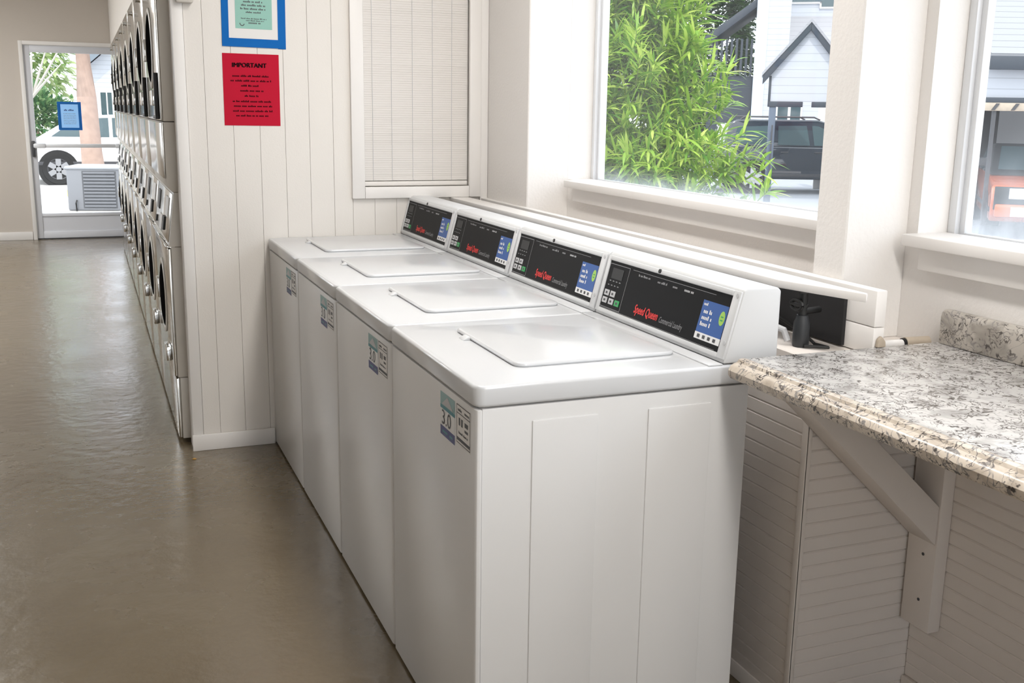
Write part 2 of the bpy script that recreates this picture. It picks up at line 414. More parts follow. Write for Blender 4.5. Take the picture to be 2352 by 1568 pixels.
# window 1 and 2 (frame, pane, sill, apron)
def window(n, y0, y1, glass, ys, xf=XF):
    r = bpy.data.objects.new('window_%d' % n, None); COL.objects.link(r); r.location = (xf, (y0+y1)/2, ZS); structure(r)
    o = W(r); m = MB(); z0, z1 = ZS-.028, 2.249
    for a, b, c, d in ((y0+.001, y0+.026, z0, z1), (y1-.026, y1-.001, z0, z1), (y0+.026, y1-.026, z0, z0+.02), (y0+.026, y1-.026, z1-.03, z1)):
        m.box(xf-.012, xf+.03, a, b, c, d, .003)
    for a, b, c, d in ((y0+.026, y0+.044, z0+.02, z1-.03), (y1-.044, y1-.026, z0+.02, z1-.03), (y0+.044, y1-.044, z0+.02, z0+.03), (y0+.044, y1-.044, z1-.045, z1-.03)):
        m.box(xf+.002, xf+.02, a, b, c, d, .002)
    m.build('window_frame', ALU, r, off=o)
    p = MB().box(xf+.009, xf+.013, y0+.04, y1-.04, z0+.026, z1-.04).build('window_pane', glass, r, smooth=False, off=o)
    p.data.transform(Matrix.Translation(o)); p.location = -o
    MB().box(1.136, xf-.0125, y0+.001, ys, ZS-.029, ZS, .004).build('window_sill', TRIM, r, off=o)
    MB().box(1.162, XW-.0005, y0+.002, ys-.035, ZS-.085, ZS-.0295, .004).build('window_apron', TRIM, r, off=o)
    return r
w1 = window(1, PB, Y1, GLASS1, 2.08)
w2 = window(2, -2.3, YR2, GLASS2, YR2, 1.29)
w4_added = window(4, -5.4, -2.9, GLASSD, -2.9)  # unseen window behind the camera, added to let in more daylight
for w_, yy in ((w1, 2.08),):
    o = W(w_); MB().box(XW+.001, XF-.013, yy, Y1-.001, ZS-.029, ZS, .003).build('window_sill', TRIM, w_, off=o)

r = bpy.data.objects.new('window_5', None); COL.objects.link(r); r.location = (-.8, -6.05, .25); structure(r); o = W(r)  # unseen back wall window, added to light the room from behind the camera
m = MB()
for a, b, c, d in ((-2.399, -2.35, .251, 2.349), (.75, .799, .251, 2.349), (-2.35, .75, .251, .30), (-2.35, .75, 2.30, 2.349), (-.83, -.77, .30, 2.30)): m.box(a, b, -6.07, -6.03, c, d, .003)
m.build('window_frame', ALU, r, off=o)
MB().box(-2.36, .76, -6.052, -6.048, .29, 2.31).build('window_pane', GLASSD, r, off=o, smooth=False)

r = bpy.data.objects.new('window_6', None); COL.objects.link(r); r.location = (-3.05, 7.2, .8); structure(r); o = W(r)  # unseen left wall window, added to brighten the far floor and end wall
m = MB()
for a, b, c, d in ((4.501, 4.55, .801, 2.399), (9.85, 9.899, .801, 2.399), (4.55, 9.85, .801, .85), (4.55, 9.85, 2.35, 2.399), (7.17, 7.23, .85, 2.35)): m.box(-3.07, -3.03, a, b, c, d, .003)
m.build('window_frame', ALU, r, off=o)
MB().box(-3.052, -3.048, 4.54, 9.86, .84, 2.36).build('window_pane', GLASSD, r, off=o, smooth=False)

# the covered window in the partition: casing and a woven slat shade
r = bpy.data.objects.new('window_3', None); COL.objects.link(r); r.location = (.664, YP-.012, 1.08); structure(r); o = W(r)
m = MB()
m.box(.366, .423, YP-.02, YP-.0005, 1.0795, 2.12, .003).box(.907, .9605, YP-.02, YP-.0005, 1.0795, 2.12, .003)
m.box(.4235, .9065, YP-.02, YP-.0005, 1.0795, 1.1295, .003).box(.4235, .9065, YP-.02, YP-.0005, 2.06, 2.12, .003)
m.build('window_casing', TRIM, r, off=o)
bl = thing('window_blind', (.665, YP+.02, 1.131), 'off white slatted shade lowered inside the white window casing on the board wall', 'blind'); o = W(bl)
m = MB(); n = 92
for k in range(n):
    z = 1.160+k*.0098
    m.box(.4245, .9055, -.0011, .0011, -.0046, .0046, 0, 1, 0, Matrix.Translation((0, YP+.012, z)) @ Matrix.Rotation(.22+random.uniform(-.12, .12), 4, 'X'))
s_ = m.build('slats', SHADE, bl, off=o)
for x in (.467, .553, .648, .74, .83): MB().cyl((x, YP+.0085, 1.14), (x, YP+.0085, 2.055), .0009, seg=6).build('cord', GREY if 0 else LGREY, bl, off=o)
MB().box(.4245, .9055, YP+.004, YP+.02, 1.1315, 1.152, .004).build('bottom_rail', SHADE, bl, off=o)
MB().box(.4245, .9055, YP+.0, YP+.03, 2.03, 2.058, .003).build('head_rail', SHADE, bl, off=o)

# pipe chase behind the washers: back board and cap
m = MB(); m.prism([(.818, YP-.004), (.824, .145), (.893, -.085), (.903, -.078), (.903, YP-.004)], 'z', 1.059, 1.079, .003)
structure(m.build('trim_4', TRIM))
m = MB(); m.box(.968, .9995, -.033, YP-.005, .987, 1.073, .003).box(.968, .9995, -.033, YP-.005, .921, .9855, .003)
structure(m.build('trim_5', TRIM))
structure(MB().box(.826, .838, .30, YP-.004, .921, 1.058, .002).build('trim_6', TRIM))

# added ceiling lamps, out of view, put in to brighten the room
EMIT = mat('fill_lamp_diffuser', (.9, .9, .9), .5, emit=(1, .96, .9), estr=6)
for i, (x, y, lab) in enumerate([(.2, -3.8, 'added unseen ceiling light fixture at the back of the room behind the camera'), (.35, -1.5, 'added unseen ceiling light fixture over the folding counter aisle'), (.30, 1.0, 'added unseen ceiling light fixture over the washing machines'), (-2.4, 5.6, 'added unseen ceiling light fixture beside the near dryers'), (-2.55, 8.6, 'added unseen ceiling light fixture nearest the glass door')]):
    t = thing('added_ceiling_light', (x, y, CE), lab, 'light', 'added ceiling lights'); o = W(t)
    MB().box(x-.16, x+.16, y-.62, y+.62, CE-.035, CE-.001, .006).build('housing', TRIM, t, off=o)
    MB().prism([(x-.14, CE-.036), (x+.14, CE-.036), (x+.10, CE-.075), (x-.10, CE-.075)], 'y', y-.6, y+.6, .006).build('diffuser', EMIT, t, off=o)
    L = bpy.data.lights.new('fill_lamp', 'AREA'); L.shape = 'RECTANGLE'; L.size = .28; L.size_y = 1.2; L.energy = FILL_LAMP_W*(2.6 if y < -3 else 1.8 if y > 4 else .9); L.color = (1, .985, .96)
    lo = bpy.data.objects.new('fill_lamp', L); COL.objects.link(lo); lo.location = (x, y, CE-.085)

# ------------------------------------------------------------------ glass door
r = bpy.data.objects.new('door_1', None); COL.objects.link(r); r.location = (-.76, 10.7, 0); structure(r); o = W(r)
m = MB()
m.box(DX0-.04, DX0+.0, 10.665, 10.699, 0, 2.115, .004).box(DX1, DX1+.04, 10.665, 10.699, 0, 2.115, .004).box(DX0, DX1, 10.665, 10.699, 2.075, 2.115, .004)
m.build('door_frame', TRIM, r, off=o)
m = MB(); a, b = DX0+.003, DX1-.003
m.box(a, a+.06, 10.70, 10.745, .012, 2.07, .004).box(b-.06, b, 10.70, 10.745, .012, 2.07, .004)
m.box(a+.06, b-.06, 10.70, 10.745, 2.0, 2.07, .004).box(a+.06, b-.06, 10.70, 10.745, .012, .085, .004).box(a+.06, b-.06, 10.70, 10.745, .25, .285, .004)
m.box(a+.06, b-.06, 10.712, 10.735, .085, .25)
leaf = m.build('door_leaf', DOORP, r, off=o)
MB().box(a+.055, b-.055, 10.72, 10.726, .28, 2.005).build('door_glass', GLASSD, r, off=o, smooth=False)
m = MB(); m.box(a+.03, b-.03, 10.63, 10.655, 1.0, 1.04, .006).box(a+.04, a+.15, 10.62, 10.70, .995, 1.045, .006).box(b-.12, b-.04, 10.62, 10.70, .995, 1.045, .006)
m.build('push_bar', ALU, r, off=o)
m = MB(); m.box(a+.012, a+.045, 10.66, 10.70, .90, 1.07, .006)
m.build('door_handle', DARKGREY, r, off=o)
MB().box(a, b, 10.70, 10.80, 0, .0105).build('threshold', DARKGREY, r, off=o)
# security camera on the end wall above the door
t = thing('security_camera', (-.30, 10.7, 2.40), 'small black bullet camera on the end wall above the glass door', 'camera'); o = W(t)
MB().cyl((-.285, 10.699, 2.425), (-.285, 10.68, 2.425), .03).build('mount', LGREY, t, off=o)
MB().cyl((-.285, 10.68, 2.425), (-.31, 10.58, 2.40), .026).build('body', BLACK, t, off=o)

# notice on the door glass
t = thing('taped_notice', (-.84, 10.718, 1.19), 'light blue notice framed in blue tape on the glass door', 'notice'); o = W(t)
S = Sheet((-.953, 10.7185, 1.192), (1, 0, 0), (0, 0, 1))
S.slab(.0, .227, 0, .29, .0002, .0010); S.m.build('paper_sheet', LBLUE, t, off=o, smooth=False)
S = Sheet((-.953, 10.7185, 1.192), (1, 0, 0), (0, 0, 1))
S.slab(-.006, .026, -.006, .296, .0012, .0018).slab(.203, .234, -.006, .296, .0012, .0018).slab(.026, .203, -.006, .02, .0012, .0018).slab(.026, .203, .27, .296, .0012, .0018)
S.m.build('tape_border', TAPED, t, off=o, smooth=False)
S = Sheet((-.953, 10.7185, 1.192), (1, 0, 0), (0, 0, 1)); R = random.Random(3)
S.words(.06, .18, .20, .018, .0014, 0, R)
for k in range(7): S.words(.05, .18, .06+k*.018, .007, .0014, 1, R)
S.m.build('printed_lines', [NAVY, GREY], t, off=o, smooth=False)

# ------------------------------------------------------------------ notices on the partition
YN = YP-.0005
t = thing('red_notice', (-.05, YN, 1.39), 'red paper notice headed IMPORTANT on the white board wall', 'notice'); o = W(t)
S = Sheet((-.163, YN-.0006, 1.390), (1, .0, -.004), (.004, 0, 1)); S.slab(0, .229, 0, .290, 0, .0006); S.m.build('paper_sheet', REDPAPER, t, off=o, smooth=False)
text_obj('heading', 'IMPORTANT', .025, REDINK, t, (-.125, YN-.0022, 1.6255), (1, 0, -.004), (0, 0, 1), sx=1.0, bold=.0014, off=o)
S = Sheet((-.163, YN-.0008, 1.390), (1, 0, -.004), (.004, 0, 1)); R = random.Random(5)
for v, a, b in ((.197, .038, .195), (.178, .030, .198), (.158, .072, .145), (.138, .068, .165), (.117, .085, .145), (.095, .036, .20), (.076, .040, .20), (.056, .036, .20), (.037, .048, .185)):
    S.words(a, b, v, .0078, .0012, 0, R)
S.m.build('printed_lines', REDINK, t, off=o, smooth=False)

t = thing('framed_notice', (-.03, YN, 1.705), 'teal notice on white paper framed in bright blue tape above the red notice', 'notice'); o = W(t)
S = Sheet((-.160, YN-.0006, 1.705), (1, 0, -.012), (.012, 0, 1)); S.slab(.012, .245, .012, .36, 0, .0006); S.m.build('paper_sheet', PAPER, t, off=o, smooth=False)
S = Sheet((-.160, YN-.0006, 1.705), (1, 0, -.012), (.012, 0, 1)); S.slab(.055, .203, .075, .325, .0008, .0014); S.m.build('teal_sheet', TEAL, t, off=o, smooth=False)
S = Sheet((-.160, YN-.0006, 1.705), (1, 0, -.012), (.012, 0, 1))
S.slab(0, .028, .006, .375, .0007, .0016).slab(.226, .258, .0, .375, .0008, .0017).slab(0, .258, .002, .036, .0018, .0026).slab(.028, .226, .345, .375, .0007, .0016)
S.m.build('tape_border', TAPE, t, off=o, smooth=False)
S = Sheet((-.160, YN-.0006, 1.705), (1, 0, -.012), (.012, 0, 1)); R = random.Random(8)
for v, a, b, h in ((.235, .075, .185, .008), (.215, .08, .18, .008), (.178, .088, .168, .008), (.164, .080, .178, .008), (.150, .076, .182, .008), (.137, .098, .166, .007), (.113, .078, .182, .005), (.105, .098, .172, .005), (.095, .108, .158, .008)):
    S.words(a, b, v, h, .0019, 0, R)
for k in range(9):
    an = PI+k*PI/9; S.rect(.082+.0085*math.cos(an)-.0016, .082+.0085*math.cos(an)+.0016, .095+.0085*math.sin(an)-.0016, .095+.0085*math.sin(an)+.0016, .0019, 0)
S.m.build('printed_lines', DARKGREY, t, off=o, smooth=False)
t = tag(MB().box(-.335, -.268, YP-.045, YP-.001, 1.866, 1.93, .008).build('wall_box', CREAM), 'small cream box fixed high on the board wall edge cut by the picture top', 'box')
own(t, (-.30, YP, 1.866))
t = tag(MB().prism([(-.372, 2.50), (-.360, 2.492), (-.353, 2.50), (-.362, 2.512)], 'z', .0008, .003, .0006).build('paper_scrap', mat('ochre_scrap', (.5, .27, .05), .7)), 'tiny ochre scrap on the floor in front of the board wall corner', 'litter')

# ------------------------------------------------------------------ washing machines
ND = Vector((-.9665, 0, .2565)); TD = Vector((.2565, 0, .9665)); LD = Vector((0, -1, 0))   # console slope: normal, up, reading direction
def pl(y, s, h=0):   # point on the sloped console face: y, distance up the slope, height off it
    return Vector((.587, y, .926))+TD*s+ND*h
def console_sheet(y, s, h=0): return Sheet(pl(y, s, h), LD, TD)
def make_washer():
    t = thing('washing_machine', (.33, PW/2, 0), '', 'washing machine', 'white top-loading washing machines in a row'); o = W(t); w = PW
    m = MB(); m.box(.0135, .66, .0062, w-.0062, .02, .869, .003)
    for sx0, sx1 in ((.125, .279), (.401, .561)):
        for y, d in ((.0062, -1), (w-.0062, 1)):
            T = Matrix.Identity(4)
            a, b = (y-.0042, y+.002) if d < 0 else (y-.002, y+.0042)
            m.box(sx0, sx1, a, b, .05, .835, .0032, 2)
    m.build('cabinet', ENAMEL_F, t, off=o)
    m = MB(); m.prism([(.0125, .003), (.0125, w-.003), (.010, w-.003), (.003, w-.006), (.0, w-.014), (0, .014), (.003, .006), (.010, .003)], 'z', .010, .8675, .0015)
    m.build('front_panel', ENAMEL_F, t, off=o)
    m = MB()
    m.prism([(-.004, .022), (.004, .006), (.018, .0008), (.667, .0008), (.667, w-.0008), (.018, w-.0008), (.004, w-.006), (-.004, w-.022)], 'z', .8725, .918, .0075, 4)
    top = m.build('top_panel', ENAMEL, t, off=o)
    # raised rim round the lid well and the lid itself, rounded corners
    def rrect(x0, x1, y0, y1, r, n=6):
        P = []
        for cx, cy, a0 in ((x1-r, y1-r, 0), (x0+r, y1-r, PI/2), (x0+r, y0+r, PI), (x1-r, y0+r, 1.5*PI)):
            P += [(cx+r*math.cos(a0+PI/2*k/n), cy+r*math.sin(a0+PI/2*k/n)) for k in range(n+1)]
        return P
    m = MB(); m.prism(rrect(.136, .540, .125, .545, .028), 'z', .9175, .9275, .005, 3)
    lid = m.build('lid', ENAMEL, t, off=o)
    m = MB(); m.box(.548, .586, .004, w-.004, .9172, .9215, .002, 2)
    m.build('hinge_ledge', ENAMEL, top, off=o)
    m = MB(); m.prism([(.117, .9182), (.137, .9182), (.137, .9255), (.131, .9255)], 'y', .425, .458, .001)
    m.build('finger_grip', PLASTIC, lid, off=o)
    # control console
    m = MB(); m.prism([(.587, .9205), (.6300, 1.0835), (.638, 1.0895), (.721, 1.088), (.729, 1.080), (.729, .9205)], 'y', .0035, w-.0035, .004, 3)
    con = m.build('control_console', PLASTIC, t, off=o)
    # raised bezel round the faceplate
    S = console_sheet(w-.006, 0); ww = w-.012
    S.slab(.0, .017, .004, .160, -.003, .0035, 0, .0015).slab(ww-.028, ww, .004, .160, -.003, .0035, 0, .0015)
    S.slab(.017, ww-.028, .003, .0145, -.003, .0035, 0, .0015).slab(.017, ww-.028, .147, .160, -.003, .006, 0, .003)
    S.m.build('bezel', PLASTIC, con, off=o)
    S = console_sheet(w-.006, 0); S.slab(.0172, ww-.0282, .0147, .1468, 0, .0012); S.m.build('faceplate', BLACKG, con, off=o, smooth=False)
    # keypad: outline, display, keys
    S = console_sheet(.6, .03)
    g = .0018
    S.rect(-.031, -.0295, -.010, .108, g).rect(.082, .0835, -.010, .108, g).rect(-.031, .0835, -.0115, -.010, g).rect(-.031, .0835, .108, .1095, g)
    S.rect(.10, .50, .1075, .1085, g).rect(-.03, .55, -.0140, -.0132, g)
    S.m.build('keypad_outline', GREY, con, off=o, smooth=False)
    S = console_sheet(.6, .03); S.slab(-.008, .054, .070, .099, .0008, .0022); S.m.build('display', BLACK, con, off=o, smooth=False)
    S = console_sheet(.6, .03)
    R = random.Random(2)
    for k in range(4): S.rect(-.012+k*.018, -.003+k*.018, .062, .0645, g)
    for k in range(4): S.rect(-.016+k*.018, -.008+k*.018, .050, .0525, g)
    S.words(.135, .20, .096, .006, g, 0, R); S.words(.235, .285, .094, .006, g, 0, R); S.words(.31, .335, .094, .006, g, 0, R)
    S.words(.365, .41, .094, .007, g, 1, R)
    S.m.build('printed_legends', [GREY, LGREY], con, off=o, smooth=False)
    for i, (u, v, mt) in enumerate([(-.022, .021, LGREY), (.012, .021, LGREY), (-.024, .0, LGREY), (.012, .0, LGREY), (.046, .0, GREEN)]):
        S = console_sheet(.6, .03); S.slab(u, u+.026, v, v+.016, .0008, .003, 0, .0008)
        S.slab(u+.008, u+.018, v+.005, v+.011, .003, .0032, 1)
        S.m.build('button', [mt, DARKGREY], con, off=o, smooth=False)
    text_obj('logo', 'Speed Queen', .0315, REDT, con, pl(.443, .033, .002), LD, TD, shear=.25, sx=.70, bold=.0016, off=o)
    text_obj('logo_subtitle', 'Commercial Laundry', .0215, GREY, con, pl(.312, .0315, .002), LD, TD, shear=.15, sx=.60, off=o)
    S = console_sheet(.143, .028)
    S.rect(0, .105, .016, .092, .0016, 0).rect(-.001, .105, 0, .016, .0016, 1)
    R = random.Random(4)
    for v, a, b, hh in ((.080, .006, .03, .007), (.062, .012, .052, .010), (.047, .010, .055, .010), (.032, .010, .055, .010)): S.words(a, b, v, hh, .002, 1, R, wl=(3, 8))
    for u in (.008, .030, .052, .074): S.rect(u+.003, u+.014, .004, .012, .002, 2)
    for k in range(16):
        a0, a1 = 2*PI*k/16, 2*PI*(k+1)/16; c = (.090, .062)
        S.m.quad([S.at(*c, .002), S.at(c[0]+.011*math.cos(a0), c[1]+.017*math.sin(a0), .002), S.at(c[0]+.011*math.cos(a1), c[1]+.017*math.sin(a1), .002)], 3)
    S.rect(.085, .095, .056, .059, .0023, 4).rect(.085, .095, .064, .067, .0023, 4)
    S.m.build('sticker', [BLUE, WHITE, DARKGREY, LIME, GREEN], con, off=o, smooth=False)
    MB().cyl(pl(.36, .1545, .004), pl(.36, .1545, .0085), .0055).build('lock', BLACK, con, off=o)
    for s in (.040, .150): MB().cyl(pl(.016, s, .003), pl(.016, s, .0048), .005, seg=12).build('screw', LGREY, con, off=o)
    # stickers on the front
    S = Sheet((-.0003, .238, .752), (0, -1, 0), (0, 0, 1))
    S.rect(0, .100, 0, .100, .0004, 0).rect(0, .1, .068, .1, .0006, 1).rect(0, .1, 0, .022, .0006, 2).rect(.0, .1, .062, .070, .0008, 3)
    S.m.quad([S.at(.01, .072, .001), S.at(.09, .072, .001), S.at(.05, .095, .001)], 4)
    S.rect(.015, .05, .008, .013, .0008, 3).rect(.065, .085, .008, .013, .0008, 3)
    st = S.m.build('front_sticker', [WHITE, mat('sticker_teal', (.25, .42, .42), .4), NAVY, TEALP, LGREY], t, off=o, smooth=False)
    text_obj('sticker_number', '3.0', .048, DARKGREY, st, (-.0014, .230, .779), (0, -1, 0), (0, 0, 1), sx=1.15, off=o)
    S = Sheet((-.0003, .130, .762), (0, -1, 0), (0, 0, 1))
    S.rect(0, .095, 0, .092, .0004, 0)
    for a, b, c, d in ((.004, .091, .088, .090), (.004, .091, .070, .072), (.004, .006, .004, .09), (.089, .091, .004, .09), (.004, .091, .004, .006), (.006, .089, .010, .017)): S.rect(a, b, c, d, .0007, 1)
    R = random.Random(6)
    S.words(.012, .04, .076, .007, .0007, 1, R).words(.055, .085, .076, .007, .0007, 1, R)
    S.rect(.018, .028, .045, .062, .0007, 1).rect(.034, .044, .045, .062, .0007, 1).rect(.056, .078, .050, .060, .0007, 1).rect(.056, .078, .038, .044, .0007, 1)
    S.words(.018, .08, .026, .006, .0007, 1, R)
    S.m.build('rating_sticker', [PAPER, DARKGREY], t, off=o, smooth=False)
    for x in (.05, .60):
        for y in (.06, w-.06): MB().cyl((x, y, 0), (x, y, .021), .022).build('foot', BLACK, t, off=o)
    return t
wa = make_washer()
labs = ['white top-loading washing machine nearest the camera beside the speckled counter',
        'white top-loading washing machine second from the speckled counter',
        'white top-loading washing machine third from the speckled counter, second from the board wall',
        'white top-loading washing machine farthest back against the white board wall']
for k in range(4):
    c = wa if k == 0 else copy_tree(wa)
    c.location = (.33, PW*(k+.5), 0); c['label'] = labs[k]

# ------------------------------------------------------------------ valves and hose in the open end of the chase
t = thing('water_valve', (.872, .108, .918), 'black hose valve standing in the open end of the white pipe box', 'valve'); o = W(t)
MB().lathe([(0, 0), (.018, 0), (.020, .006), (.0195, .06), (.016, .068), (.014, .078), (0, .078)], (.872, .108, .919), 'z', 20).build('hose_collar', mat('slate_rubber', (.025, .027, .03), .5), t, off=o)
m = MB(); m.cyl((.872, .108, .985), (.872, .108, 1.05), .010).cyl((.872, .108, 1.005), (.93, .12, 1.005), .008).cyl((.872, .108, 1.015), (.872, .108, 1.022), .012)
m.build('valve_body', BLACK, t, off=o)
m = MB(); m.tube([(.856+.0, .112-.022*math.cos(a), 1.022+.012*math.sin(a)) for a in [k*2*PI/14 for k in range(15)]], .0045, 8).tube([(.856, .092, 1.022), (.856, .132, 1.022)], .0045, 6).cyl((.872, .108, 1.018), (.856, .108, 1.018), .005)
m.build('valve_handle', BLACK, t, off=o)
t = tag(MB().tube([(.76, .30, .93), (.80, .22, .96), (.825, .165, .965), (.845, .14, .955), (.852, .132, .930)], .008, 10).build('drain_hose', LGREY), 'light grey hose arching behind the black valve beside the nearest washer', 'hose')
own(t, (.852, .132, .922))
t = tag(MB().tube([(.866, .085, .925), (.91, .05, .926), (.90, .09, .927), (.93, .16, .93), (.95, .35, .96), (.945, .7, .99)], .004, 8).build('supply_line', BLACK), 'thin black water line along the dark back of the pipe box', 'pipe')
own(t, (.9, .09, .921))
t = tag(MB().box(.958, .9675, .065, YP-.01, .925, 1.055).build('back_panel', mat('black_panel', (.015, .014, .015), .7)), 'black panel lining the inside of the pipe box behind the valve', 'panel')  # thin near-black board along the back of the chase
t = thing('pipe_stub', (1.09, .0, .92), 'tan capped pipe stub lying on the ledge between pipe box and counter backsplash', 'pipe'); o = W(t)
MB().cyl((1.005, .012, .932), (1.09, .006, .932), .011).build('pipe', PAPER, t, off=o)
MB().cyl((1.0905, .006, .933), (1.098, .006, .933), .0125).build('ring', BLACK, t, off=o)
MB().cyl((1.0985, .006, .934), (1.165, .0, .934), .0135).build('sleeve', WOODTAN, t, off=o)
m = MB(); m.prism([(.972, .941), (.998, .941), (.996, .955), (.984, .968), (.975, .96)], 'y', -.045, -.0345, .003); m.build('torn_end_cap', WOODTAN, t, off=o)

# ------------------------------------------------------------------ folding counter and bracket
t = thing('folding_counter', (.9, -1.6, .0), 'cream and black speckled laminate folding counter right of the washing machines', 'counter'); o = W(t)
CF, CY0, CY1, CT = .575, -3.4, -.033, .94
m = MB(); m.box(CF+.045, XW-.0135, CY0, CY1, CT-.038, CT, .002)
m.build('countertop', GRAN, t, off=o)
prof = [(CF+.0449, CT-.040), (CF+.0449, CT-.0005), (CF+.034, CT+.001), (CF+.026, CT-.001), (CF+.0215, CT-.0065), (CF+.014, CT-.0085), (CF+.006, CT-.013), (CF+.0, CT-.023), (CF+.001, CT-.034), (CF+.007, CT-.042), (CF+.016, CT-.045), (CF+.03, CT-.043)]
m = MB(); m.prism(prof, 'y', CY0, CY1, 0)
m.build('front_edge', GRAN_E, t, off=o)
m = MB(); m.prism([(XW-.034, CT+.0005), (XW-.0345, CT+.066), (XW-.031, CT+.077), (XW-.023, CT+.082), (XW-.013, CT+.082), (XW-.0005, CT+.080), (XW-.0005, CT+.0005)], 'y', CY0, -.045, .003)
m.build('backsplash', mat_granite('granite_laminate_shaded', ((.50, .46, .41), (.31, .28, .245)), .3), t, off=o)  # darker copy of the laminate: shade on the backsplash put into its colour
t = thing('shelf_bracket', (1.16, -.09, .22), 'white painted wooden bracket with diagonal brace under the speckled counter', 'bracket'); o = W(t)
BX0 = XW-.0125-.038
m = MB(); m.box(BX0, XW-.0125, -.125, -.03, .225, .898, .003)
for z in (.30, .42): m.cyl((BX0-.001, -.085, z), (BX0+.001, -.085, z), .004, seg=10, mi=1)
m.build('wall_post', [SIDING, DARKGREY], t, off=o)
m = MB(); m.prism([(BX0-.0005, .455), (BX0-.0005, .555), (.80, .86), (.70, .86)], 'y', -.122, -.033, .003)
m.build('brace', SIDING, t, off=o)
m = MB(); m.box(.66, BX0-.001, -.125, -.03, .861, .898, .003)
m.build('support_arm', SIDING, t, off=o)

# ------------------------------------------------------------------ stacked dryers
DW = .87; DF = -.405; DY0 = YP+.124
def make_dryer():
    t = thing('stacked_dryer', (-.1, DY0+DW/2, 0), '', 'dryer', 'stainless stacked dryers in a row'); o = W(t)
    a, b = DY0+.002, DY0+DW-.002; c = (a+b)/2; XB = .45
    m = MB(); m.box(DF+.012, XB, a, b, .30, .874, .003); m.box(DF+.02, XB, a, b, .02, .297, .003)
    m.build('lower_cabinet', CREAM, t, off=o)
    m = MB(); m.box(DF+.008, XB, a, b, 1.402, 2.05, .004)
    m.prism([(DF+.008, 1.399), (DF+.008, 1.16), (DF+.014, 1.125), (DF+.03, 1.108), (XB, 1.108), (XB, 1.399)], 'y', a, b, .002)
    m.build('upper_cabinet', CREAM, t, off=o)
    m = MB(); m.prism([(DF+.034, 1.107), (DF+.004, .882), (DF-.003, .876), (XB, .876), (XB, 1.107)], 'y', a, b, .002)
    cp = m.build('control_section', CREAM, t, off=o)
    n = Vector((-.9912, 0, .1322)); td = Vector((.1322, 0, .9912))
    base = Vector((DF+.004, 0, .882))
    S = Sheet(base+Vector((0, b-.02, 0)), (0, -1, 0), td); wv = b-a-.04
    S.slab(0, wv, .012, .218, 0, .004, 0, .0015); S.m.build('control_panel', STEEL, cp, off=o)
    S = Sheet(base+Vector((0, b-.02, 0)), (0, -1, 0), td)
    S.slab(.08, .20, .10, .19, .004, .007); S.m.build('keypad', BLACK, cp, off=o)
    for nm, mt, q in (('coin_slot', BLACK, (.52, .60, .04, .10, .004, .012)), ('button', BLACK, (.05, .09, .03, .06, .004, .009)), ('card_reader', WHITE, (.58, .74, .11, .195, .004, .009)), ('instruction_label', WHITE, (.28, .42, .02, .09, .004, .007))):
        S = Sheet(base+Vector((0, b-.02, 0)), (0, -1, 0), td); S.slab(*q); S.m.build(nm, mt, cp, off=o)
    m = MB(); m.box(DF-.012, DF+.03, a+.001, b-.001, .870, .882, .003); m.build('ledge', CHROME, t, off=o)
    # stainless skins, doors
    MB().box(DF-.001, DF+.0115, a+.006, b-.006, .306, .866, .002).build('lower_front', STEEL, t, off=o)
    MB().box(DF+.004, DF+.0195, a+.006, b-.006, .024, .294, .002).build('kick_panel', STEEL, t, off=o)
    MB().box(DF-.001, DF+.0075, a+.006, b-.006, 1.165, 1.396, .002).build('lint_panel', STEEL, t, off=o)
    MB().box(DF-.001, DF+.0075, a+.006, b-.006, 1.405, 2.04, .002).build('upper_front', STEEL, t, off=o)
    for zc, nm in ((1.715, 'upper'), (.60, 'lower')):
        rim = .175
        m = MB(); m.lathe([(.150, .0), (rim, .0), (rim, .004), (rim-.006, .007), (.156, .007), (.150, .003), (.148, 0)], (DF-.0012, c, zc), 'x', 40)
        for v in m.bm.verts: v.co.x = 2*(DF-.0012)-v.co.x
        d = m.build('door', CREAM, t, off=o)
        m = MB(); m.lathe([(0, .015), (.06, .0145), (.11, .012), (.140, .008), (.149, .004), (.149, 0), (0, 0)], (DF-.0012, c, zc), 'x', 40)
        for v in m.bm.verts: v.co.x = 2*(DF-.0012)-v.co.x
        m.build('door_glass', DRUM, d, off=o)
        m = MB(); m.box(DF-.026, DF-.0015, a+.12, a+.24, zc-.25, zc-.185, .004); m.build('door_handle', CHROME, d, off=o)
        m = MB(); m.box(DF-.02, DF-.0015, b-.22, b-.16, zc-.05, zc+.05, .004); m.build('hinge', CHROME, d, off=o)
    m = MB(); m.box(DF-.018, DF-.0012, a+.055, a+.075, 1.42, 1.60, .003).box(DF-.018, DF-.0012, a+.055, a+.22, 1.41, 1.425, .003); m.build('pull_bar', BLACK, t, off=o)
    m = MB(); m.cyl((DF-.0005, c-.2, 1.98), (DF-.02, c-.2, 1.98), .014, seg=12); m.build('lock', CHROME, t, off=o)
    m = MB()
    for x in (DF+.08, XB-.08):
        for y in (a+.08, b-.08): m.cyl((x, y, 0), (x, y, .021), .025, seg=10)
    m.build('feet', BLACK, t, off=o)
    return t
dr = make_dryer()
ordw = ['nearest the board wall', 'second from the board wall', 'third from the board wall', 'fourth from the board wall', 'fifth from the board wall', 'sixth from the board wall', 'second from the glass door', 'nearest the glass door']
for k in range(8):
    c = dr if k == 0 else copy_tree(dr)
    c.location = (-.1, DY0+DW*(k+.5), 0); c['label'] = 'stainless front stacked dryer in the row, '+ordw[k]

